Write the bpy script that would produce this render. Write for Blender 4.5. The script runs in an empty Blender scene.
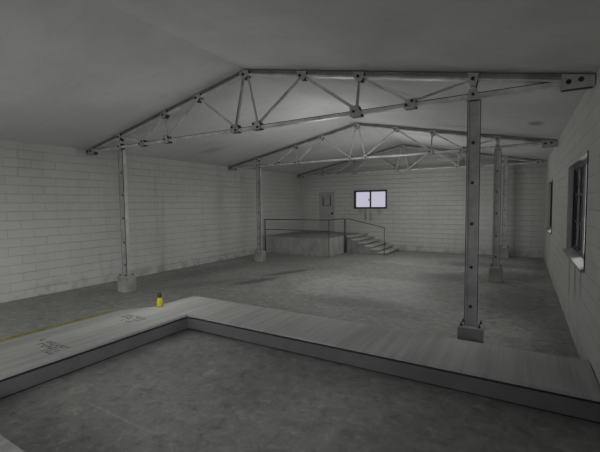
import bpy, math, random
from mathutils import Vector, Matrix
random.seed(7)
S = bpy.context.scene
COL = S.collection

# ------------------------------------------------------------------ helpers
class MB:
    """collects solid shapes and links them as ONE mesh object"""
    def __init__(self): self.v = []; self.f = []; self.smooth = []
    def add(self, vs, fs, sm=False):
        n = len(self.v); self.v += [tuple(p) for p in vs]
        self.f += [tuple(i + n for i in f) for f in fs]; self.smooth += [sm] * len(fs)
    def box(self, x0, x1, y0, y1, z0, z1):
        vs = [(x, y, z) for z in (z0, z1) for y in (y0, y1) for x in (x0, x1)]
        self.add(vs, [(0, 2, 3, 1), (4, 5, 7, 6), (0, 1, 5, 4), (2, 6, 7, 3), (0, 4, 6, 2), (1, 3, 7, 5)])
        return self
    def prism(self, pts, axis, a, b):
        """polygon pts in the plane across axis, extruded from a to b"""
        def P(p, t):
            return {'x': (t, p[0], p[1]), 'y': (p[0], t, p[1]), 'z': (p[0], p[1], t)}[axis]
        n = len(pts); vs = [P(p, a) for p in pts] + [P(p, b) for p in pts]
        fs = [tuple(range(n))[::-1], tuple(range(n, 2 * n))] + [(i, (i + 1) % n, n + (i + 1) % n, n + i) for i in range(n)]
        self.add(vs, fs); return self
    def bar(self, A, B, w, d, up=(0, 1, 0)):
        """rectangular bar from A to B; d is its depth along up"""
        A, B = Vector(A), Vector(B); t = (B - A).normalized(); u = Vector(up)
        u = (u - t * u.dot(t)).normalized(); s = t.cross(u)
        vs = [p + s * (w / 2 * i) + u * (d / 2 * j) for p in (A, B) for i, j in ((-1, -1), (1, -1), (1, 1), (-1, 1))]
        self.add(vs, [(3, 2, 1, 0), (4, 5, 6, 7), (0, 1, 5, 4), (1, 2, 6, 5), (2, 3, 7, 6), (3, 0, 4, 7)]); return self
    def sweep(self, prof, A, B, up=(0, 0, 1)):
        """closed profile of (side, up) points carried from A to B"""
        A, B = Vector(A), Vector(B); t = (B - A).normalized(); u = Vector(up)
        u = (u - t * u.dot(t)).normalized(); s = u.cross(t); n = len(prof)
        vs = [p + s * a + u * b for p in (A, B) for a, b in prof]
        self.add(vs, [tuple(range(n))[::-1], tuple(range(n, 2 * n))] + [(i, (i + 1) % n, n + (i + 1) % n, n + i) for i in range(n)]); return self
    def tube(self, A, B, r, r2=None, n=12):
        A, B = Vector(A), Vector(B); t = (B - A).normalized(); r2 = r if r2 is None else r2
        u = t.orthogonal().normalized(); s = t.cross(u)
        vs = [p + (u * math.cos(2 * math.pi * k / n) + s * math.sin(2 * math.pi * k / n)) * q for p, q in ((A, r), (B, r2)) for k in range(n)]
        self.add(vs, [tuple(range(n))[::-1], tuple(range(n, 2 * n))])
        self.add(vs, [(k, (k + 1) % n, n + (k + 1) % n, n + k) for k in range(n)], True); return self
    def path(self, pts, r, n=10):
        for a, b in zip(pts, pts[1:]): self.tube(a, b, r, n=n)
        for p in pts[1:-1]: self.ball(p, r, n)
        return self
    def ball(self, c, r, n=10):
        vs = []; fs = []; m = 6
        for i in range(m + 1):
            th = math.pi * i / m
            for k in range(n):
                ph = 2 * math.pi * k / n
                vs.append((c[0] + r * math.sin(th) * math.cos(ph), c[1] + r * math.sin(th) * math.sin(ph), c[2] + r * math.cos(th)))
        for i in range(m):
            for k in range(n): fs.append((i * n + k, (i + 1) * n + k, (i + 1) * n + (k + 1) % n, i * n + (k + 1) % n))
        self.add(vs, fs, True); return self
    def lathe(self, prof, n=20):
        vs = [(r * math.cos(2 * math.pi * k / n), r * math.sin(2 * math.pi * k / n), z) for r, z in prof for k in range(n)]
        fs = [(i * n + k, i * n + (k + 1) % n, (i + 1) * n + (k + 1) % n, (i + 1) * n + k) for i in range(len(prof) - 1) for k in range(n)]
        self.add(vs, fs, True); L = len(prof) - 1
        self.add(vs, [tuple(range(n))[::-1], tuple(L * n + k for k in range(n))]); return self
    def build(self, name, mat, parent=None, bevel=0, loc=None):
        me = bpy.data.meshes.new(name); me.from_pydata(self.v, [], self.f); me.update()
        me.polygons.foreach_set('use_smooth', self.smooth)
        import bmesh
        bm = bmesh.new(); bm.from_mesh(me); bmesh.ops.remove_doubles(bm, verts=bm.verts, dist=1e-5)
        bmesh.ops.recalc_face_normals(bm, faces=bm.faces); bm.to_mesh(me); bm.free()
        o = bpy.data.objects.new(name, me); COL.objects.link(o); me.materials.append(mat)
        if parent: o.parent = parent
        if loc: o.location = loc
        if bevel:
            m = o.modifiers.new('bevel', 'BEVEL'); m.width = bevel; m.segments = 2; m.limit_method = 'ANGLE'
        return o

def tag(o, label=None, cat=None, group=None, kind=None):
    for k, v in (('label', label), ('category', cat), ('group', group), ('kind', kind)):
        if v: o[k] = v
    return o
def thing(name, loc, label, cat, group=None):
    o = bpy.data.objects.new(name, None); o.empty_display_size = .2; o.location = loc
    COL.objects.link(o); return tag(o, label, cat, group)
def copy_tree(o, parent=None):
    c = o.copy(); COL.objects.link(c)
    if parent: c.parent = parent
    for ch in list(o.children): copy_tree(ch, c)
    return c

# ------------------------------------------------------------------ materials
class NT:
    def __init__(self, name):
        self.m = bpy.data.materials.new(name); self.m.use_nodes = True
        self.t = self.m.node_tree; self.b = self.t.nodes['Principled BSDF']
        tc = self.t.nodes.new('ShaderNodeTexCoord'); self.oc = tc.outputs['Object']
    def n(self, typ, **kw):
        nd = self.t.nodes.new(typ)
        for k, v in kw.items(): setattr(nd, k, v)
        return nd
    def L(self, a, b): self.t.links.new(a, b)
    def setin(self, sock, v):
        if isinstance(v, bpy.types.NodeSocket): self.L(v, sock)
        else: sock.default_value = v
    def mapping(self, scale=(1, 1, 1), rot=(0, 0, 0), loc=(0, 0, 0), src=None):
        m = self.n('ShaderNodeMapping'); self.L(src or self.oc, m.inputs['Vector'])
        m.inputs['Scale'].default_value = scale; m.inputs['Rotation'].default_value = rot; m.inputs['Location'].default_value = loc
        return m.outputs[0]
    def noise(self, scale, detail=6, rough=.6, src=None, dist=0):
        x = self.n('ShaderNodeTexNoise'); self.L(src or self.oc, x.inputs['Vector'])
        x.inputs['Scale'].default_value = scale; x.inputs['Detail'].default_value = detail
        x.inputs['Roughness'].default_value = rough; x.inputs['Distortion'].default_value = dist
        return x.outputs['Fac']
    def math(self, op, a, b=0., c=None, clamp=False):
        x = self.n('ShaderNodeMath', operation=op, use_clamp=clamp)
        self.setin(x.inputs[0], a); self.setin(x.inputs[1], b)
        if c is not None: self.setin(x.inputs[2], c)
        return x.outputs[0]
    def ramp(self, fac, a, b, lo=0., hi=1.):
        x = self.n('ShaderNodeMapRange', interpolation_type='SMOOTHSTEP'); self.setin(x.inputs[0], fac)
        x.inputs[1].default_value = a; x.inputs[2].default_value = b; x.inputs[3].default_value = lo; x.inputs[4].default_value = hi
        return x.outputs[0]
    def mix(self, fac, A, B, mode='MIX'):
        x = self.n('ShaderNodeMix', data_type='RGBA', blend_type=mode)
        self.setin(x.inputs[0], fac)
        for s, v in ((x.inputs[6], A), (x.inputs[7], B)):
            if isinstance(v, bpy.types.NodeSocket): self.L(v, s)
            else: s.default_value = (*v, 1)
        return x.outputs[2]
    def sep(self, src=None):
        x = self.n('ShaderNodeSeparateXYZ'); self.L(src or self.oc, x.inputs[0]); return x.outputs
    def bump(self, h, dist=.01, strength=1., normal=None):
        x = self.n('ShaderNodeBump'); self.L(h, x.inputs['Height']); x.inputs['Distance'].default_value = dist
        x.inputs['Strength'].default_value = strength
        if normal: self.L(normal, x.inputs['Normal'])
        return x.outputs[0]
    def spot(self, cx, cy, rx, ry, ang=0., soft=.6, coords=None):
        """mask of one stain, its outline broken up by noise; coords = (x, y) sockets"""
        X, Y = coords
        dx = self.math('SUBTRACT', X, cx); dy = self.math('SUBTRACT', Y, cy); c, s = math.cos(ang), math.sin(ang)
        u = self.math('ADD', self.math('MULTIPLY', dx, c / rx), self.math('MULTIPLY', dy, s / rx))
        v = self.math('ADD', self.math('MULTIPLY', dx, -s / ry), self.math('MULTIPLY', dy, c / ry))
        r = self.math('SQRT', self.math('ADD', self.math('MULTIPLY', u, u), self.math('MULTIPLY', v, v)))
        r = self.math('ADD', r, self.math('MULTIPLY', self.math('SUBTRACT', self.noise(3.5, 6, .7), .5), 1.6))
        return self.ramp(r, 1 + soft, 1 - soft)
    def done(self, color, rough=.8, normal=None, metal=0., spec=.3):
        self.setin(self.b.inputs['Roughness'], rough); self.b.inputs['Metallic'].default_value = metal
        self.b.inputs['Specular IOR Level'].default_value = spec
        if isinstance(color, bpy.types.NodeSocket): self.L(color, self.b.inputs['Base Color'])
        else: self.b.inputs['Base Color'].default_value = (*color, 1)
        if normal: self.L(normal, self.b.inputs['Normal'])
        return self.m

def g(v, t=(1, 1, 1)): return (v * t[0], v * t[1], v * t[2])
WARM = (1.0, 1.0, .965)

def mat_block(name, horiz, mortar, drips):
    k = NT(name); X, Y, Z = k.sep()
    cb = k.n('ShaderNodeCombineXYZ'); k.L({'x': X, 'y': Y}[horiz], cb.inputs[0]); k.L(Z, cb.inputs[1])
    br = k.n('ShaderNodeTexBrick'); br.offset = .5; k.L(cb.outputs[0], br.inputs['Vector'])
    for i, v in (('Scale', 1.), ('Mortar Size', .008), ('Mortar Smooth', .35), ('Bias', 0.), ('Brick Width', .53), ('Row Height', .2)): br.inputs[i].default_value = v
    br.inputs['Mortar'].default_value = (mortar, mortar, mortar, 1); br.inputs['Color1'].default_value = (.46, .46, .46, 1); br.inputs['Color2'].default_value = (.56, .56, .56, 1)
    big = k.noise(.55, 5, .6); fine = k.noise(9, 6, .65); grain = k.noise(60, 3, .6)
    col = k.mix(.16, g(.46, WARM), br.outputs['Color'], 'OVERLAY')
    col = k.mix(k.ramp(big, .35, .72, 0, .45), col, g(.36, (1, 1, .9)))
    col = k.mix(k.ramp(fine, .5, .75, 0, .28), col, g(.52, WARM))
    # runs of dirt down the paint and splash marks along the foot of the wall
    run = k.noise(1, 4, .6, src=k.mapping((2.2, 2.2, .22)))
    col = k.mix(k.ramp(run, .56, .76, 0, .35), col, g(.25, WARM))
    foot = k.math('MULTIPLY', k.ramp(Z, .42, .02), k.ramp(k.noise(3.2, 5, .65), .42, .62))
    col = k.mix(k.math('MULTIPLY', foot, .55), col, g(.2, (1, .97, .85)))
    for (cx, cz, rx, rz, w_) in drips:      # dirty water runs under the windows
        col = k.mix(k.math('MULTIPLY', k.spot(cx, cz, rx, rz, 0, coords=({'x': X, 'y': Y}[horiz], Z)), w_), col, g(.2, (1, .98, .88)))
    hgt = k.math('SUBTRACT', k.math('MULTIPLY', grain, .12), br.outputs['Fac'])
    hgt = k.math('ADD', hgt, k.math('MULTIPLY', fine, .25))
    return k.done(col, .85, k.bump(hgt, .012, 1.0), spec=.2)

def mat_floor():
    k = NT('concrete_floor'); X, Y, Z = k.sep(); XY = (X, Y)
    a = k.noise(.7, 6, .62); b = k.noise(3.0, 8, .68, dist=.4); c = k.noise(16, 5, .7)
    d = k.noise(7, 7, .72, dist=.6)
    col = k.mix(k.ramp(a, .35, .68), g(.215, (1, 1, .95)), g(.265, (1, 1, .95)))
    col = k.mix(k.ramp(b, .42, .7, 0, .4), col, g(.36, (1, 1, .94)))
    col = k.mix(k.ramp(b, .5, .3, 0, .35), col, g(.13, (1, 1, .95)))
    col = k.mix(k.ramp(c, .52, .75, 0, .6), col, g(.42, (1, 1, .95)))
    col = k.mix(k.ramp(d, .5, .72, 0, .75), col, g(.42, (1, 1, .94)))
    col = k.mix(k.ramp(d, .48, .3, 0, .75), col, g(.12, (1, 1, .96)))
    # thin pale cracks
    vo = k.n('ShaderNodeTexVoronoi', feature='DISTANCE_TO_EDGE')
    wv = k.n('ShaderNodeVectorMath', operation='ADD'); k.L(k.oc, wv.inputs[0])
    nz = k.n('ShaderNodeTexNoise'); nz.inputs['Scale'].default_value = 1.3; k.L(k.oc, nz.inputs['Vector']); k.L(nz.outputs['Color'], wv.inputs[1])
    k.L(wv.outputs[0], vo.inputs['Vector']); vo.inputs['Scale'].default_value = .55
    crack = k.math('MULTIPLY', k.ramp(vo.outputs['Distance'], .012, .003), k.ramp(a, .45, .6))
    col = k.mix(k.math('MULTIPLY', crack, .22), col, g(.45, (1, 1, .95)))
    # paler ground-off patch in the middle of the hall
    inx = k.math('MULTIPLY', k.ramp(X, -5.2, -4.5), k.ramp(X, -1.6, -2.3))
    iny = k.math('MULTIPLY', k.ramp(Y, 7.3, 8.0), k.ramp(Y, 10.3, 9.7))
    patch = k.math('MULTIPLY', k.math('MULTIPLY', inx, iny), k.ramp(b, .3, .6))
    col = k.mix(k.math('MULTIPLY', patch, .45), col, g(.42, (1, 1, .95)))
    # dark stains and tyre streaks
    for (cx, cy, rx, ry, an, w) in ((-6.3, 8.1, .75, .2, 1.25, .85), (-6.2, 9.6, .85, .2, 1.2, .85), (-1.0, 13.8, 1.5, .6, .1, .7), (-1.6, 11.2, .9, .6, .3, .6),
                                   (-.3, 12.2, .7, .9, 0, .75), (-.1, 9.0, .6, 1.2, 0, .45), (-3.0, 7.3, 1.2, .35, .1, .4), (-2.0, 6.9, .5, .25, .2, .4), (-7.2, 7.2, 1.6, .3, 1.0, .3),
                                   (-8.6, 8.6, .5, 1.6, 0, .35), (-3.6, 12.4, 1.5, .3, 0, .3), (-4.2, 3.2, .6, .4, .4, .3), (-2.4, 3.6, .7, .4, .4, .3), (-.4, 3.2, 1.1, .8, .4, .35)):
        col = k.mix(k.math('MULTIPLY', k.spot(cx, cy, rx, ry, an, coords=XY), w), col, g(.10, (1, 1, .96)))
    # saw-cut scratch in the sunken floor
    ln = k.math('MULTIPLY', k.ramp(k.math('ABSOLUTE', k.math('SUBTRACT', Y, 2.14)), .018, .006), k.math('MULTIPLY', k.ramp(X, -4.2, -3.9), k.ramp(X, -2.7, -3.2)))
    col = k.mix(k.math('MULTIPLY', ln, .25), col, g(.5, (1, 1, .95)))
    h = k.math('ADD', k.math('MULTIPLY', b, .6), k.math('MULTIPLY', c, .4))
    return k.done(col, k.ramp(b, .3, .7, .55, .8), k.bump(h, .012, .5), spec=.3)

def mat_ceiling():
    k = NT('painted_ceiling'); X, Y, Z = k.sep(); XY = (X, Y)
    a = k.noise(.5, 5, .6); b = k.noise(5, 8, .72, dist=.5); c = k.noise(2, 6, .7, src=k.mapping((.6, 4, 1)))
    col = k.mix(k.ramp(a, .35, .7), g(.50), g(.58))
    col = k.mix(k.ramp(b, .5, .75, 0, .3), col, g(.38))
    col = k.mix(k.ramp(c, .52, .75, 0, .35), col, g(.40))
    for (cx, cy, rx, ry, an, w) in ((.17, 9.05, .12, .25, .2, .75), (-8.5, 8.8, .35, .2, .3, .4), (-2.4, 6.4, 1.2, .12, .9, .25), (-3.0, 6.0, .5, .08, .9, .3),
                                   (-6.0, 3.9, 1.8, .2, .3, .06), (-3.2, 4.2, 1.4, .15, 0, .07), (-1.2, 10.2, .5, .15, .3, .3), (-2.6, 12.6, .8, .15, .3, .3)):
        col = k.mix(k.math('MULTIPLY', k.spot(cx, cy, rx, ry, an, coords=XY), w), col, g(.22))
    return k.done(col, .9, k.bump(b, .01, .5), spec=.15)

def mat_concrete(name, lo, hi, tint=WARM, streak=None, bump=.5):
    k = NT(name)
    src = k.mapping(streak) if streak else None
    a = k.noise(2.2, 6, .62, src=src); b = k.noise(18, 6, .7); c = k.noise(1, 3, .5)
    col = k.mix(k.ramp(a, .33, .68), g(lo, tint), g(hi, tint))
    col = k.mix(k.ramp(b, .52, .75, 0, .4), col, g(lo * .7, tint))
    col = k.mix(k.ramp(c, .45, .7, 0, .25), col, g(hi * 1.1, tint))
    h = k.math('ADD', k.math('MULTIPLY', a, .5), k.math('MULTIPLY', b, .5))
    return k.done(col, .8, k.bump(h, .008, bump), spec=.25)

def mat_steel(name, v, rough=.5, tint=(1, 1, .98), wear=.5):
    k = NT(name); a = k.noise(3, 6, .65); b = k.noise(1, 5, .6, src=k.mapping((14, 14, 1.5)))
    col = k.mix(k.ramp(a, .35, .7), g(v * .75, tint), g(v * 1.15, tint))
    col = k.mix(k.ramp(b, .55, .75, 0, wear), col, g(v * .45, (1, .93, .85)))
    return k.done(col, rough, k.bump(a, .002, .4), metal=.25, spec=.4)

def mat_plain(name, c, rough=.6, metal=0., spec=.3, var=.15):
    k = NT(name); a = k.noise(7, 5, .6)
    col = k.mix(k.ramp(a, .3, .7), tuple(x * (1 - var) for x in c), tuple(x * (1 + var) for x in c))
    return k.done(col, rough, None, metal, spec)

M_SIDE = mat_block('painted_block_left', 'y', .34, ()); M_RIGHT = mat_block('painted_block_right', 'y', .34, ((6.9, .95, .12, .35, .7), (7.7, .9, .14, .45, .6), (6.3, 1.0, .1, .25, .6), (13.5, .9, .3, .4, .4))); M_END = mat_block('painted_block_end', 'x', .42, ((-6.35, 1.6, .07, .28, .7), (-6.1, 1.55, .06, .3, .6), (-5.7, 1.72, .1, .14, .5), (-6.6, 1.75, .12, .1, .5)))
M_FLOOR = mat_floor(); M_CEIL = mat_ceiling()
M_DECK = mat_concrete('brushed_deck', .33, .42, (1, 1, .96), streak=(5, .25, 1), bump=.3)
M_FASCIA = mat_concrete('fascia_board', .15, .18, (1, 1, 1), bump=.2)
M_RAMP = mat_concrete('ramp_concrete', .32, .40, (1, 1, .96), streak=(1.5, .5, 1), bump=.3)
M_FOOT = mat_concrete('footing_concrete', .20, .32, (1, .99, .9))
M_STEP = mat_concrete('step_concrete', .23, .33, (1, 1, .95), streak=(1.6, 1.6, .8))
M_BLOCK = mat_concrete('shaded_riser_concrete', .17, .25, (1, 1, .95)); M_TREAD = mat_concrete('lit_tread_concrete', .36, .48, (1, 1, .95))  # shade put into the colour: block darker for shaded risers, treads lighter
M_STEEL = mat_steel('galvanised_steel', .56); M_PLATE = mat_steel('gusset_steel', .40, wear=.3); M_CHORD = mat_steel('shaded_chord_steel', .30, wear=.35)  # the chord tone is darkened to paint in its recess shade
M_POST = mat_steel('post_steel', .46); M_WEBP = mat_steel('shaded_web_steel', .38, wear=.35)  # web tone darker than the post, painting shade in the recess
M_SHADE = mat_plain('shadow_dark', (.03, .03, .03), .55, .3)  # near-black standing in for shadow lines and shaded gaps
M_BOLT = mat_plain('bolt_steel', (.035, .034, .033), .45, .5)
M_RAIL = mat_plain('rail_paint', (.06, .06, .058), .55, .3)
M_FRAME = mat_plain('window_frame_paint', (.022, .022, .026), .5)
M_DOOR = mat_concrete('door_paint', .30, .36, (1, 1, 1), bump=.15)
M_DFRAME = mat_plain('door_hatch_edge', (.03, .03, .03), .6)
M_SILL = mat_concrete('sill_concrete', .22, .30, WARM)
M_YELLOW = mat_plain('yellow_line_paint', (.25, .22, .04), .7, var=.35)
M_INK = mat_plain('stencil_ink', (.07, .07, .07), .8, var=.3)
M_BOTTLE = mat_plain('yellow_plastic', (.62, .56, .015), .35, spec=.5, var=.06)
M_CAP = mat_plain('grey_plastic', (.05, .05, .035), .5)
M_GROUND = mat_concrete('yard_concrete', .38, .46)

def mat_glass(name, tint, refl):
    k = NT(name); t = k.t
    tr = k.n('ShaderNodeBsdfTransparent'); tr.inputs[0].default_value = (*tint, 1)
    gl = k.n('ShaderNodeBsdfGlossy'); gl.inputs['Roughness'].default_value = .04; gl.inputs[0].default_value = (.9, .9, .9, 1)
    fr = k.n('ShaderNodeFresnel'); fr.inputs['IOR'].default_value = 1.45
    mx = k.n('ShaderNodeMixShader'); k.L(k.math('MULTIPLY', fr.outputs[0], refl), mx.inputs[0]); k.L(tr.outputs[0], mx.inputs[1]); k.L(gl.outputs[0], mx.inputs[2])
    out = [n for n in t.nodes if n.type == 'OUTPUT_MATERIAL'][0]; k.L(mx.outputs[0], out.inputs['Surface']); return k.m
M_GLASS = mat_glass('clear_glass', (.97, .97, .98), .8)
M_DUSTY = mat_glass('grey_tinted_glass', (.6, .6, .62), .9)

# ------------------------------------------------------------------ room measures
XL, XR, YF, YB, ZE, XP, ZP = -9.81, .69, -4.0, 16.53, 3.588, -4.51, 4.636
T = .22
H = .277
def ceil_z(x): return ZE + (ZP - ZE) * ((x - XL) / (XP - XL) if x < XP else (XR - x) / (XR - XP))

def struct(o, label=None): return tag(o, label, kind='structure')

# floor and ceiling
struct(MB().box(XL - T, XR + T, YF - T, YB + T, -.2, 0).build('floor', M_FLOOR))
cl = MB()
for a, b in ((XL, XP), (XP, XR)):
    za, zb = ceil_z(a), ceil_z(b)
    if a == XL: za -= T * (ZP - ZE) / (XP - XL); a -= T
    if b == XR: zb -= T * (ZP - ZE) / (XR - XP); b += T
    cl.prism([(a, za), (b, zb), (b, zb + .18), (a, za + .18)], 'y', YF - T, YB + T)
struct(cl.build('ceiling', M_CEIL))
# left wall
struct(MB().box(XL - T, XL, YF, YB, 0, ZE).build('wall_left', M_SIDE))
# right wall with its window openings; first two unseen, added for daylight
WIN_R = [(-3.2, -.75, 1.24, 2.72), (.6, 3.05, 1.24, 2.72), (5.95, 8.40, 1.24, 2.72), (12.6, 15.05, 1.24, 2.72)]
w = MB(); y = YF
for (a, b, z0, z1) in WIN_R:
    w.box(XR, XR + T, y, a, 0, ZE); w.box(XR, XR + T, a, b, 0, z0); w.box(XR, XR + T, a, b, z1, ZE); y = b
w.box(XR, XR + T, y, YB, 0, ZE)
struct(w.build('wall_right', M_RIGHT))
# end walls: the far one with a window and a door, the unseen one behind with a wide roller doorway added to let daylight in
def gable(holes, y0, y1):
    m = MB(); x = XL - T
    for (a, b, z0, z1) in holes:
        m.box(x, a, y0, y1, 0, ZE)
        if z0 > 0: m.box(a, b, y0, y1, 0, z0)
        m.box(a, b, y0, y1, z1, ZE); x = b
    m.box(x, XR + T, y0, y1, 0, ZE)
    m.prism([(XL - T, ZE - .044), (XR + T, ZE - .044), (XP, ZP)], 'y', y0, y1)
    return m
DOOR = (-8.78, -7.95, .70, 2.70); WB = (-6.92, -5.32, 1.87, 2.73)
struct(gable([DOOR, WB], YB, YB + T).build('wall_back', M_END))
ROLL = (-9.2, -.2, 0, 3.35)
struct(gable([ROLL], YF - T, YF).build('wall_front', M_END))

# far window: two sliding panes in a dark frame
def dark_frame(m, a, b, z0, z1, y0, y1, t):
    m.box(a, b, y0, y1, z0, z0 + t); m.box(a, b, y0, y1, z1 - t, z1); m.box(a, a + t, y0, y1, z0 + t, z1 - t); m.box(b - t, b, y0, y1, z0 + t, z1 - t)
a, b, z0, z1 = WB
f1 = MB(); dark_frame(f1, a, b, z0, z1, YB - .02, YB + .12, .045)
win = struct(f1.build('window_1', M_FRAME), 'wide sliding window glowing in the far wall')
xm = (a + b) / 2
for (p, q, yy) in ((a + .045, xm + .03, .06), (xm - .03, b - .045, .02)):
    s = MB(); dark_frame(s, p, q, z0 + .045, z1 - .045, YB + yy, YB + yy + .03, .032); sash = s.build('sash', M_FRAME, win)
    MB().box(p + .03, q - .03, YB + yy + .012, YB + yy + .018, z0 + .07, z1 - .07).build('pane', M_GLASS, sash)
MB().box(xm - .075, xm - .055, YB - .004, YB + .02, 2.24, 2.33).box(xm - .055, xm - .025, YB - .004, YB + .02, 2.27, 2.30).build('latch', M_FRAME, win)

# right-hand windows: steel frame set back in the wall, three rows of panes, the near sash slid open
for n, (a, b, z0, z1) in enumerate(WIN_R[2:] + WIN_R[:2]):
    x0, x1 = XR + .08, XR + .13
    m = MB(); t = .05
    m.box(x0, x1, a, b, z0, z0 + t); m.box(x0, x1, a, b, z1 - t, z1); m.box(x0, x1, a, a + t, z0 + t, z1 - t); m.box(x0, x1, b - t, b, z0 + t, z1 - t)
    lab = ('near window in the right wall with a strip of daylight', 'farther window in the right wall')
    wn = struct(m.build('window_%d' % (n + 2), M_FRAME), lab[n] if n < 2 else None)
    zs = [z0 + t, z0 + t + (z1 - z0 - 2 * t) / 3, z0 + t + 2 * (z1 - z0 - 2 * t) / 3, z1 - t]
    for (p, q, dx) in ((a + 1.02, b - .95, .0), (b - 1.03, b - t, .026)):
        s = MB(); xa, xb = x0 + dx, x0 + dx + .022; r = .035
        s.box(xa, xb, p, p + r, zs[0], zs[3]); s.box(xa, xb, q - r, q, zs[0], zs[3])
        s.box(xa, xb, p + r, q - r, zs[0], zs[0] + r); s.box(xa, xb, p + r, q - r, zs[3] - r, zs[3])
        for zz in zs[1:3]: s.box(xa, xb, p + r, q - r, zz - .012, zz + .012)
        sash = s.build('sash', M_FRAME, wn)
        MB().box(xa + .008, xa + .013, p + r, q - r, zs[0] + r, zs[3] - r).build('pane', M_DUSTY, sash)
    MB().box(XR - .012, XR + .05, a - .025, a, z0 - .03, z1 + .02).build('edge_trim', M_FRAME, wn)
    MB().prism([(XR - .05, z0 - .055), (XR - .05, z0 - .02), (XR + .08, z0 + .03), (XR + .08, z0 - .055)], 'y', a - .02, b + .03).build('window_sill', M_SILL, wn, .004)

# far door with its small hatch window
a, b, z0, z1 = DOOR
dr = struct(MB().box(a, b, YB + .012, YB + .07, z0, z1).build('door_1', M_DOOR, bevel=.004), 'grey steel door at the top of the landing')
hx = MB(); hx.box(-8.60, -8.55, YB - .004, YB + .02, 2.03, 2.44); hx.box(-8.19, -8.15, YB - .004, YB + .02, 2.05, 2.50); hx.box(-8.55, -8.19, YB + .0, YB + .02, 2.03, 2.055)
hx.build('hatch_frame', M_DFRAME, dr)
MB().box(-8.55, -8.19, YB + .006, YB + .02, 2.055, 2.46).build('hatch_panel', M_DOOR, dr)
MB().tube((-8.08, YB + .02, 1.64), (-8.08, YB - .015, 1.64), .05).tube((-8.08, YB - .015, 1.64), (-8.08, YB - .06, 1.64), .02).ball((-8.08, YB - .075, 1.64), .04).build('door_knob', M_BOLT, dr)
MB().box(a + .01, b - .01, YB + .0, YB + .03, z0, z0 + .05).build('kick_plate', M_DFRAME, dr)

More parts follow.
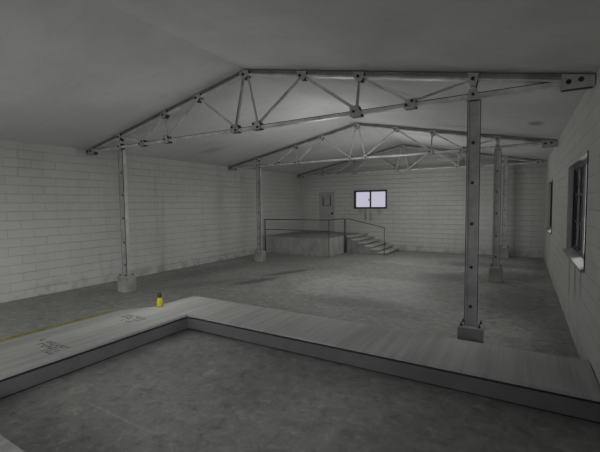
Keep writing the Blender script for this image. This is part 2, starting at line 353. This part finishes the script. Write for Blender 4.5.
# ------------------------------------------------------------------ roof trusses
Y1, Y2, Y3 = 5.60, 11.05, 16.13
ZB = 3.53
def ch_z(x): return ceil_z(x) - .025
def make_truss(loc):
    tr = thing('roof_truss', loc, 'nearest grey steel roof truss spanning the hall', 'truss', 'steel roof trusses')
    ox, oz = loc[0], loc[2]
    def lx(x): return x - ox
    def P(x, z, y=0): return (lx(x), y, z - oz)
    xa, xb = XL + .02, XR - .02
    for (p, q) in ((xa, XP), (XP, xb)):                     # top chords: channels open to the front
        A, B = Vector(P(p, ch_z(p))), Vector(P(q, ch_z(q))); t = (B - A).normalized(); n = Vector((0, 1, 0)).cross(t)
        if n.z > 0: n = -n
        hp = [(-.05, 0), (.05, 0), (.05, -.010), (.006, -.010), (.006, -.056), (.05, -.056), (.05, -.064), (-.05, -.064), (-.05, -.056), (-.006, -.056), (-.006, -.010), (-.05, -.010)]
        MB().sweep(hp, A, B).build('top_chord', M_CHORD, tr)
        MB().sweep([(-.053, -.0645), (.053, -.0645), (.053, -.090), (-.053, -.090)], A, B).build('lit_flange', M_STEEL, tr)  # lighter strip paints the light caught by the lower flange
        MB().bar(A - n * .006, B - n * .006, .012, .07).build('shadow_strip', M_SHADE, tr)  # added dark strip, a painted shadow line under the ceiling
    up_ = [(-.045, .025), (-.035, .025), (-.035, -.017), (.035, -.017), (.035, .025), (.045, .025), (.045, -.025), (-.045, -.025)]
    MB().sweep(up_, P(xa + .1, ZB), P(xb - .1, ZB)).build('bottom_chord', M_STEEL, tr)
    MB().bar(P(xa + .1, ZB + .030, 0), P(xb - .1, ZB + .030, 0), .012, .085).build('shadow_strip', M_SHADE, tr)  # added dark strip, a painted shadow line above the bottom chord
    top = [3.9, 2.27, 1.24]; bot = [3.9, 3.06, 2.22, .26]
    def tp(x): return P(x, ch_z(x) - .07)
    def bp(x): return P(x, ZB + .05)
    def web(A, B, w=.042):
        p = [(-.006, -w / 2), (-.006, w / 2 - .008), (-.034, w / 2 - .008), (-.034, w / 2), (.006, w / 2), (.006, -w / 2)]
        A, B = Vector(A), Vector(B)
        if B.x < A.x: A, B = B, A
        MB().sweep(p, A, B, (B - A).cross(Vector((0, 1, 0)))).build('web_member', M_STEEL, tr)
    for s in (-1, 1):
        X = lambda d: XP + s * d
        web(tp(X(3.9)), bp(X(3.9)), .05); web(tp(X(3.9)), bp(X(3.06)), .028); web(bp(X(3.06)), tp(X(2.27))); web(tp(X(2.27)), bp(X(2.22)), .036)
        web(bp(X(2.22)), tp(X(1.24)), .05); web(tp(X(1.24)), bp(X(.26))); web(bp(X(.26)), P(XP + s * .035, ch_z(XP) - .09), .048)
    def gusset(poly, bolts, r=.026):
        o = MB().prism(poly, 'y', -.066, -.054).build('gusset_plate', M_PLATE, tr)
        MB().prism(poly, 'y', .054, .066).build('gusset_plate', M_PLATE, tr)
        mx_, mz_ = sum(p[0] for p in poly) / len(poly), sum(p[1] for p in poly) / len(poly)
        MB().prism([(mx_ + .93 * (u - mx_), mz_ + .93 * (v - mz_)) for u, v in poly], 'y', -.0535, .0535).build('gap_shade', M_SHADE, o)  # added dark filler painting the shade between the two plates
        for (bx, bz) in bolts: MB().tube((bx, -.086, bz), (bx, -.062, bz), r, n=6).build('bolt', M_BOLT, o)
        return o
    for s in (-1, 1):
        for d in top:
            x = XP + s * d; zc = ch_z(x); X0 = lx(x); Z0 = zc - oz; k = -s * (ZP - ZE) / 5.25
            if d == 3.9: pl = [(-.07, .0), (.07, .0), (.035, -.17), (-.04, -.17)]
            else: pl = [(-.085, -.005), (.085, -.005), (.085, -.09), (.03, -.15), (-.04, -.15), (-.085, -.09)]
            gusset([(X0 + a, Z0 + c + k * a) for a, c in pl], [(X0 - .005, Z0 - .075)] if d != 1.24 else [(X0 - .03, Z0 - .075), ])
        for d in bot:
            x = XP + s * d; X0 = lx(x); Z0 = ZB - oz
            if d == 3.9: pl, bl = [(-.08, -.06), (.08, -.06), (.045, .09), (-.045, .09)], [(0, .015)]
            elif d == 3.06: pl, bl = [(-.085, -.05), (.085, -.05), (.085, .09), (-.06, .09)], [(-.05, -.0), (.035, .05)]
            elif d == 2.22: pl, bl = [(-.10, -.06), (.085, -.06), (.085, -.02), (.03, .12), (-.10, .10)], [(-.03, .02)]
            else: pl, bl = [(-.10, -.045), (.08, -.045), (.10, .03), (.05, .11), (-.09, .10)], [(-.055, .06), (.035, -.005)]
            gusset([(X0 + a, Z0 + c) for a, c in pl], [(X0 + a, Z0 + c) for a, c in bl], .022)
        xe = XR - .01 if s > 0 else XL + .01           # plate over the end of the chords
        ze = lambda x: ch_z(x) - oz
        p0, p1 = (lx(xe - .32), lx(xe)) if s > 0 else (lx(xe), lx(xe + .32))
        pl = [(p0, 3.44 - oz), (p1, 3.44 - oz), (p1, ze(p1 + ox) + .0), (p0, ze(p0 + ox) + .0)]
        gusset(pl, [(p0 + .07, 3.525 - oz), (p0 + .19, 3.535 - oz)], .03)
    X0 = lx(XP); Z0 = ch_z(XP) - oz
    gusset([(X0 - .11, Z0 - .03), (X0, Z0 - .0), (X0 + .11, Z0 - .03), (X0 + .10, Z0 - .10), (X0 + .03, Z0 - .16), (X0 - .05, Z0 - .16), (X0 - .10, Z0 - .10)], [(X0 - .02, Z0 - .085)])
    return tr
t1 = make_truss((XP, Y1, ZB))
for yy, lab in ((Y2, 'second grey steel roof truss, halfway down the hall'), (Y3, 'farthest grey steel roof truss, close to the far wall')):
    c = copy_tree(t1); c.location.y = yy; c['label'] = lab

# ------------------------------------------------------------------ columns on concrete footings
def make_column(loc):
    c = thing('steel_column', loc, 'nearest steel channel column on the right, in front of the walkway', 'column', 'steel columns under the trusses')
    h = 3.465 - loc[2]; w = .075
    cp = [(-w, -.05), (-w + .013, -.05), (-w + .013, .037), (w - .013, .037), (w - .013, -.05), (w, -.05), (w, .05), (-w, .05)]
    MB().prism(cp, 'z', .014, h).build('channel', M_POST, c)
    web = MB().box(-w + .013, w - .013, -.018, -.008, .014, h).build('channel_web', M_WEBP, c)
    for zz in (.66, 1.21, 1.81, 2.37, 2.91):
        MB().tube((-.008, -.012, zz - loc[2]), (-.008, -.036, zz - loc[2]), .024, n=6).build('bolt', M_BOLT, web)
    for s in (-1, 1): MB().box(min(s * w, s * (w + .009)), max(s * w, s * (w + .009)), -.052, -.036, .014, h).build('shadow_edge', M_SHADE, c)  # dark strips painted in as shadow lines beside the flanges
    bp_ = MB().box(-.135, .135, -.125, .125, 0, .014).build('base_plate', M_POST, c)
    for sx in (-1, 1):
        for sy in (-1, 1):
            MB().lathe([(.02, .012), (.02, .03), (.01, .031), (.01, .06)], 8).build('anchor_bolt', M_BOLT, bp_, loc=(sx * .115, sy * .1, 0))
    return c
FZ = .385
col0 = make_column((-.595, Y1, FZ))
ft0 = MB().box(-.155, .155, -.155, .155, 0, FZ).build('concrete_footing', M_FOOT, bevel=.008, loc=(-.595, Y1, 0))
tag(ft0, 'concrete footing block of the nearest right column, partly hidden by the walkway', 'footing', 'concrete column footings')
for x, yy, lab, lf in ((-.595, Y2, 'middle steel column of the right-hand row', 'concrete footing block of the middle right-hand column'),
                   (-.595, Y3, 'farthest steel column of the right-hand row, near the far wall', 'concrete footing block against the far wall on the right'),
                   (-8.385, Y1, 'nearest steel column by the left wall', 'concrete footing block of the nearest column by the left wall'),
                   (-8.385, Y2, 'farther steel column by the left wall, beside the raised landing', 'concrete footing block beside the left end of the landing')):
    c = copy_tree(col0); c.location = (x, yy, FZ); c['label'] = lab
    f = ft0.copy(); COL.objects.link(f); f.location = (x, yy, 0); f['label'] = lf

# ------------------------------------------------------------------ raised walkway round the sunken bay
XA, XI = -5.69, -4.80            # left arm outer and inner edge
YI, YO = 4.29, 5.27              # far arm
YN0, YN1 = .25, 1.23             # near arm
wk = thing('raised_walkway', (XA, YI, 0), 'low grey raised walkway running round the sunken concrete bay', 'walkway')
def wl(m):                       # world coordinates -> the walkway's own
    m.v = [(x - XA, y - YI, z) for x, y, z in m.v]; return m
XE = XR - .012
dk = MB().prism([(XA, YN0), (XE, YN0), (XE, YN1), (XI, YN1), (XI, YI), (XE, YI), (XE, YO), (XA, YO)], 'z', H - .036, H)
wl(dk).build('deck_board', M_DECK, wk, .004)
r = .05
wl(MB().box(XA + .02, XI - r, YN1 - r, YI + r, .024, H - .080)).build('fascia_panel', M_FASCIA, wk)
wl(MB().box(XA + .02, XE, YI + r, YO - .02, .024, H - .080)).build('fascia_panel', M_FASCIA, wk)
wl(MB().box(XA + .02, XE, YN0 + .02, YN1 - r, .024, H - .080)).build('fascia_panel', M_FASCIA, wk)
b_ = MB()
for (p, q, s, t_) in ((XA + .06, XI - r - .03, YN1, YI), (XA + .06, XE, YI + r + .03, YO - .06), (XA + .06, XE, YN0 + .06, YN1 - r - .03)): b_.box(p, q, s, t_, 0, H - .042)
wl(b_).build('support_frame', M_SHADE, wk)  # near-black so the gaps round the fascia read as shadow seams
# worn stencil marks across the left arm (too worn to read): little dark dashes in rows
GLYPH = [[(0, 0), (.04, 0), (.04, .016), (.013, .016), (.013, .07), (0, .07)],
         [(0, 0), (.042, 0), (.042, .07), (.029, .07), (.029, .016), (.013, .016), (.013, .05), (0, .05)],
         [(0, 0), (.04, 0), (.04, .016), (.013, .016), (.013, .054), (.04, .054), (.04, .07), (0, .07)],
         [(.014, 0), (.028, 0), (.028, .07), (.014, .07)],
         [(0, .05), (.04, .05), (.04, .066), (0, .066)],
         [(0, .0), (.05, .0), (.05, .03), (.036, .03), (.036, .016), (0, .016)],
         [(0, .0), (.013, .0), (.03, .04), (.044, .04), (.044, .07), (.02, .07)]]
rd = random.Random(4)
for (yc, sc, xs, xe) in ((2.44, 1.05, -5.66, -5.06), (2.34, 1.05, -5.52, -4.96), (2.25, .85, -5.22, -5.0), (3.74, 1.0, -5.67, -5.22), (3.64, 1.05, -5.66, -5.24), (3.54, .9, -5.5, -5.28)):
    x = xs
    while x < xe:
        q = rd.choice(GLYPH); dy = rd.uniform(-.008, .008)
        if rd.random() > .1: wl(MB().prism([(x + sc * u, yc + dy + sc * v) for u, v in q], 'z', H - .002, H + .0012)).build('stencil_mark', M_INK, wk)
        x += .062 * sc

# ramp down to the hall floor on the left, with a yellow line along its foot
RX0 = -7.0; RY0, RY1 = .3, 4.38
rp = thing('access_ramp', (RX0, RY0, 0), 'shallow pale concrete ramp leading up to the left side of the walkway', 'ramp')
hr = H - .004
MB().prism([(0, 0), (XA - .004 - RX0, 0), (XA - .004 - RX0, hr), (0, .006)], 'y', 0, RY1 - RY0).build('ramp_slab', M_RAMP, rp)
kz = hr / (XA - RX0)
MB().prism([(-.10, 0), (-.10, .003), (0, .008), (.10, .008 + .1 * kz + .002), (.10, .004)], 'y', 0, RY1 - RY0 - .01).build('yellow_line', M_YELLOW, rp)

# small yellow bottle left on the walkway's outer edge
bt = thing('yellow_bottle', (-5.635, 4.40, H), 'small yellow bottle with a dark grey cap on the walkway edge', 'bottle')
MB().lathe([(.045, 0), (.052, .008), (.052, .10), (.047, .135), (.03, .16), (.03, .17)]).build('body', M_BOTTLE, bt)
MB().lathe([(.036, .165), (.036, .225), (.03, .235), (.024, .24), (.024, .255)], 14).build('cap', M_CAP, bt)

# ------------------------------------------------------------------ raised landing, steps and railings at the far end
LX0, LX1, LY0, LZ = XL + .01, -6.56, 13.10, .735
ld = MB().box(LX0, LX1, LY0, YB - .01, 0, LZ).build('concrete_landing', M_STEP, bevel=.012)
tag(ld, 'raised concrete landing in the far left corner below the grey door', 'landing')
sx = [-6.21, -5.91, -5.61, -5.31, -5.02, -4.72]; SY = 14.62; rise = LZ / 6
st = thing('concrete_steps', (-6.4, SY, 0), 'six pale concrete steps going down from the landing to the right', 'steps')
bs = MB(); x0 = LX1 + .09
for i, xe in enumerate(sx):
    zt = LZ - i * rise; xs = x0 if i == 0 else sx[i - 1] - .06
    bs.box(xs + 6.4, xe - .045 + 6.4, .025, YB - .01 - SY, 0, zt - .05)
bs.build('stair_block', M_BLOCK, st)
for i, xe in enumerate(sx):
    zt = LZ - i * rise; xs = (LX1 + .09) if i == 0 else sx[i - 1] - .05
    MB().box(xs + 6.4, xe + 6.4, 0, YB - .01 - SY, zt - .05, zt).build('tread', M_TREAD, st, .006)

def rail(name, loc, label): return thing(name, loc, label, 'railing')
r_ = .017; PX0, PX1 = -9.63, LX1 + .03; PY = LY0 - .03; ZR = 1.475
gr = rail('guard_rail', (PX0, PY, 0), 'thin dark guard railing along the front of the raised landing')
MB().tube((0, 0, .02), (0, 0, ZR), .022).build('post', M_RAIL, gr)
MB().tube((PX1 - PX0, 0, .02), (PX1 - PX0, 0, ZR), r_ * .9).build('post', M_RAIL, gr)
MB().tube((PX1 - PX0, 1.47, .02), (PX1 - PX0, 1.47, ZR), .02).build('post', M_RAIL, gr)
MB().path([(0, 0, ZR), (PX1 - PX0, 0, ZR), (PX1 - PX0, 1.47, ZR)], .016).build('top_rail', M_RAIL, gr)
MB().path([(0, 0, 1.04), (PX1 - PX0, 0, 1.04)], .014).build('middle_rail', M_RAIL, gr)
hr_ = rail('stair_handrail', (-6.36, SY - .03, 0), 'thin dark handrail sloping down beside the concrete steps')
MB().path([(-.13, 0, ZR - .01), (.03, 0, ZR - .01), (1.56, 0, 1.13), (1.56, 0, .02)], r_ * .85).build('sloping_rail', M_RAIL, hr_)
MB().tube((-.13, 0, .02), (-.13, 0, ZR - .01), r_ * .85).build('post', M_RAIL, hr_)

# ground outside
struct(MB().box(-60, 60, -60, 70, -.5, -.22).build('ground', M_GROUND))

# ------------------------------------------------------------------ light
SKY = 5.0
W = bpy.data.worlds.new('sky'); S.world = W; W.use_nodes = True; nt = W.node_tree
bg = nt.nodes['Background']
tc = nt.nodes.new('ShaderNodeTexCoord'); dt = nt.nodes.new('ShaderNodeVectorMath'); dt.operation = 'DOT_PRODUCT'
sd = Vector((.93, -.25, .28)).normalized(); dt.inputs[1].default_value = sd; nt.links.new(tc.outputs['Generated'], dt.inputs[0])
mr = nt.nodes.new('ShaderNodeMapRange'); mr.interpolation_type = 'SMOOTHSTEP'
nt.links.new(dt.outputs['Value'], mr.inputs[0]); mr.inputs[1].default_value = -.05; mr.inputs[2].default_value = .85; mr.inputs[3].default_value = 0.; mr.inputs[4].default_value = 1.
cm = nt.nodes.new('ShaderNodeMix'); cm.data_type = 'RGBA'; nt.links.new(mr.outputs[0], cm.inputs[0])
cm.inputs[6].default_value = (.50, .49, .585, 1); cm.inputs[7].default_value = (SKY * 1.0, SKY * 1.0, SKY * .99, 1)
nt.links.new(cm.outputs[2], bg.inputs['Color'])

def portal(name, loc, rot, sx_, sy_):
    l = bpy.data.lights.new(name, 'AREA'); l.shape = 'RECTANGLE'; l.size = sx_; l.size_y = sy_; l.cycles.is_portal = True
    o = bpy.data.objects.new(name, l); o.location = loc; o.rotation_euler = rot; COL.objects.link(o); return o
for (a, b, z0, z1) in WIN_R: portal('window_daylight', (XR + .2, (a + b) / 2, (z0 + z1) / 2), (math.pi / 2, 0, math.pi / 2), b - a, z1 - z0)
portal('window_daylight', ((WB[0] + WB[1]) / 2, YB + .2, (WB[2] + WB[3]) / 2), (-math.pi / 2, 0, 0), WB[1] - WB[0], WB[3] - WB[2])
portal('doorway_daylight', ((ROLL[0] + ROLL[1]) / 2, YF - .2, ROLL[3] / 2), (math.pi / 2, 0, 0), ROLL[1] - ROLL[0], ROLL[3])

def fill_light(loc, watts, r):  # unseen point lights without fixtures, added to even out the hall
    l = bpy.data.lights.new('hall_fill_light', 'POINT'); l.energy = watts; l.shadow_soft_size = r; l.color = (1, 1, .985)
    o = bpy.data.objects.new('hall_fill_light', l); o.location = loc; COL.objects.link(o); return o
fill_light((-4.6, 9.0, 2.5), 66, .5)
fill_light((-5.7, 4.3, 1.5), 26, .6)
fill_light((-3.6, 13.0, 2.3), 74, .5)
fill_light((-7.3, 1.0, 1.8), 16, .5)

# ------------------------------------------------------------------ camera and view
cam = bpy.data.cameras.new('camera'); co = bpy.data.objects.new('camera', cam); COL.objects.link(co)
Fv = Vector((-.51419017, .85572722, -.05778759)); Rv = Vector((.8574236, .51450576, -.01042092)); Uv = Vector((-.02081458, .05490677, .99827451))
co.matrix_world = Matrix(((Rv.x, Uv.x, -Fv.x, 0), (Rv.y, Uv.y, -Fv.y, 0), (Rv.z, Uv.z, -Fv.z, 2.1), (0, 0, 0, 1)))
cam.sensor_width = 36; cam.lens = 371.937 / 600 * 36; cam.clip_start = .05; cam.clip_end = 300
S.camera = co
vs = S.view_settings; vs.view_transform = 'Standard'; vs.look = 'None'; vs.gamma = 1; vs.use_curve_mapping = False; vs.exposure = .2
S.cycles.max_bounces = 12; S.cycles.diffuse_bounces = 8; S.cycles.transparent_max_bounces = 8
S.cycles.use_denoising = True; S.cycles.caustics_reflective = False; S.cycles.caustics_refractive = False
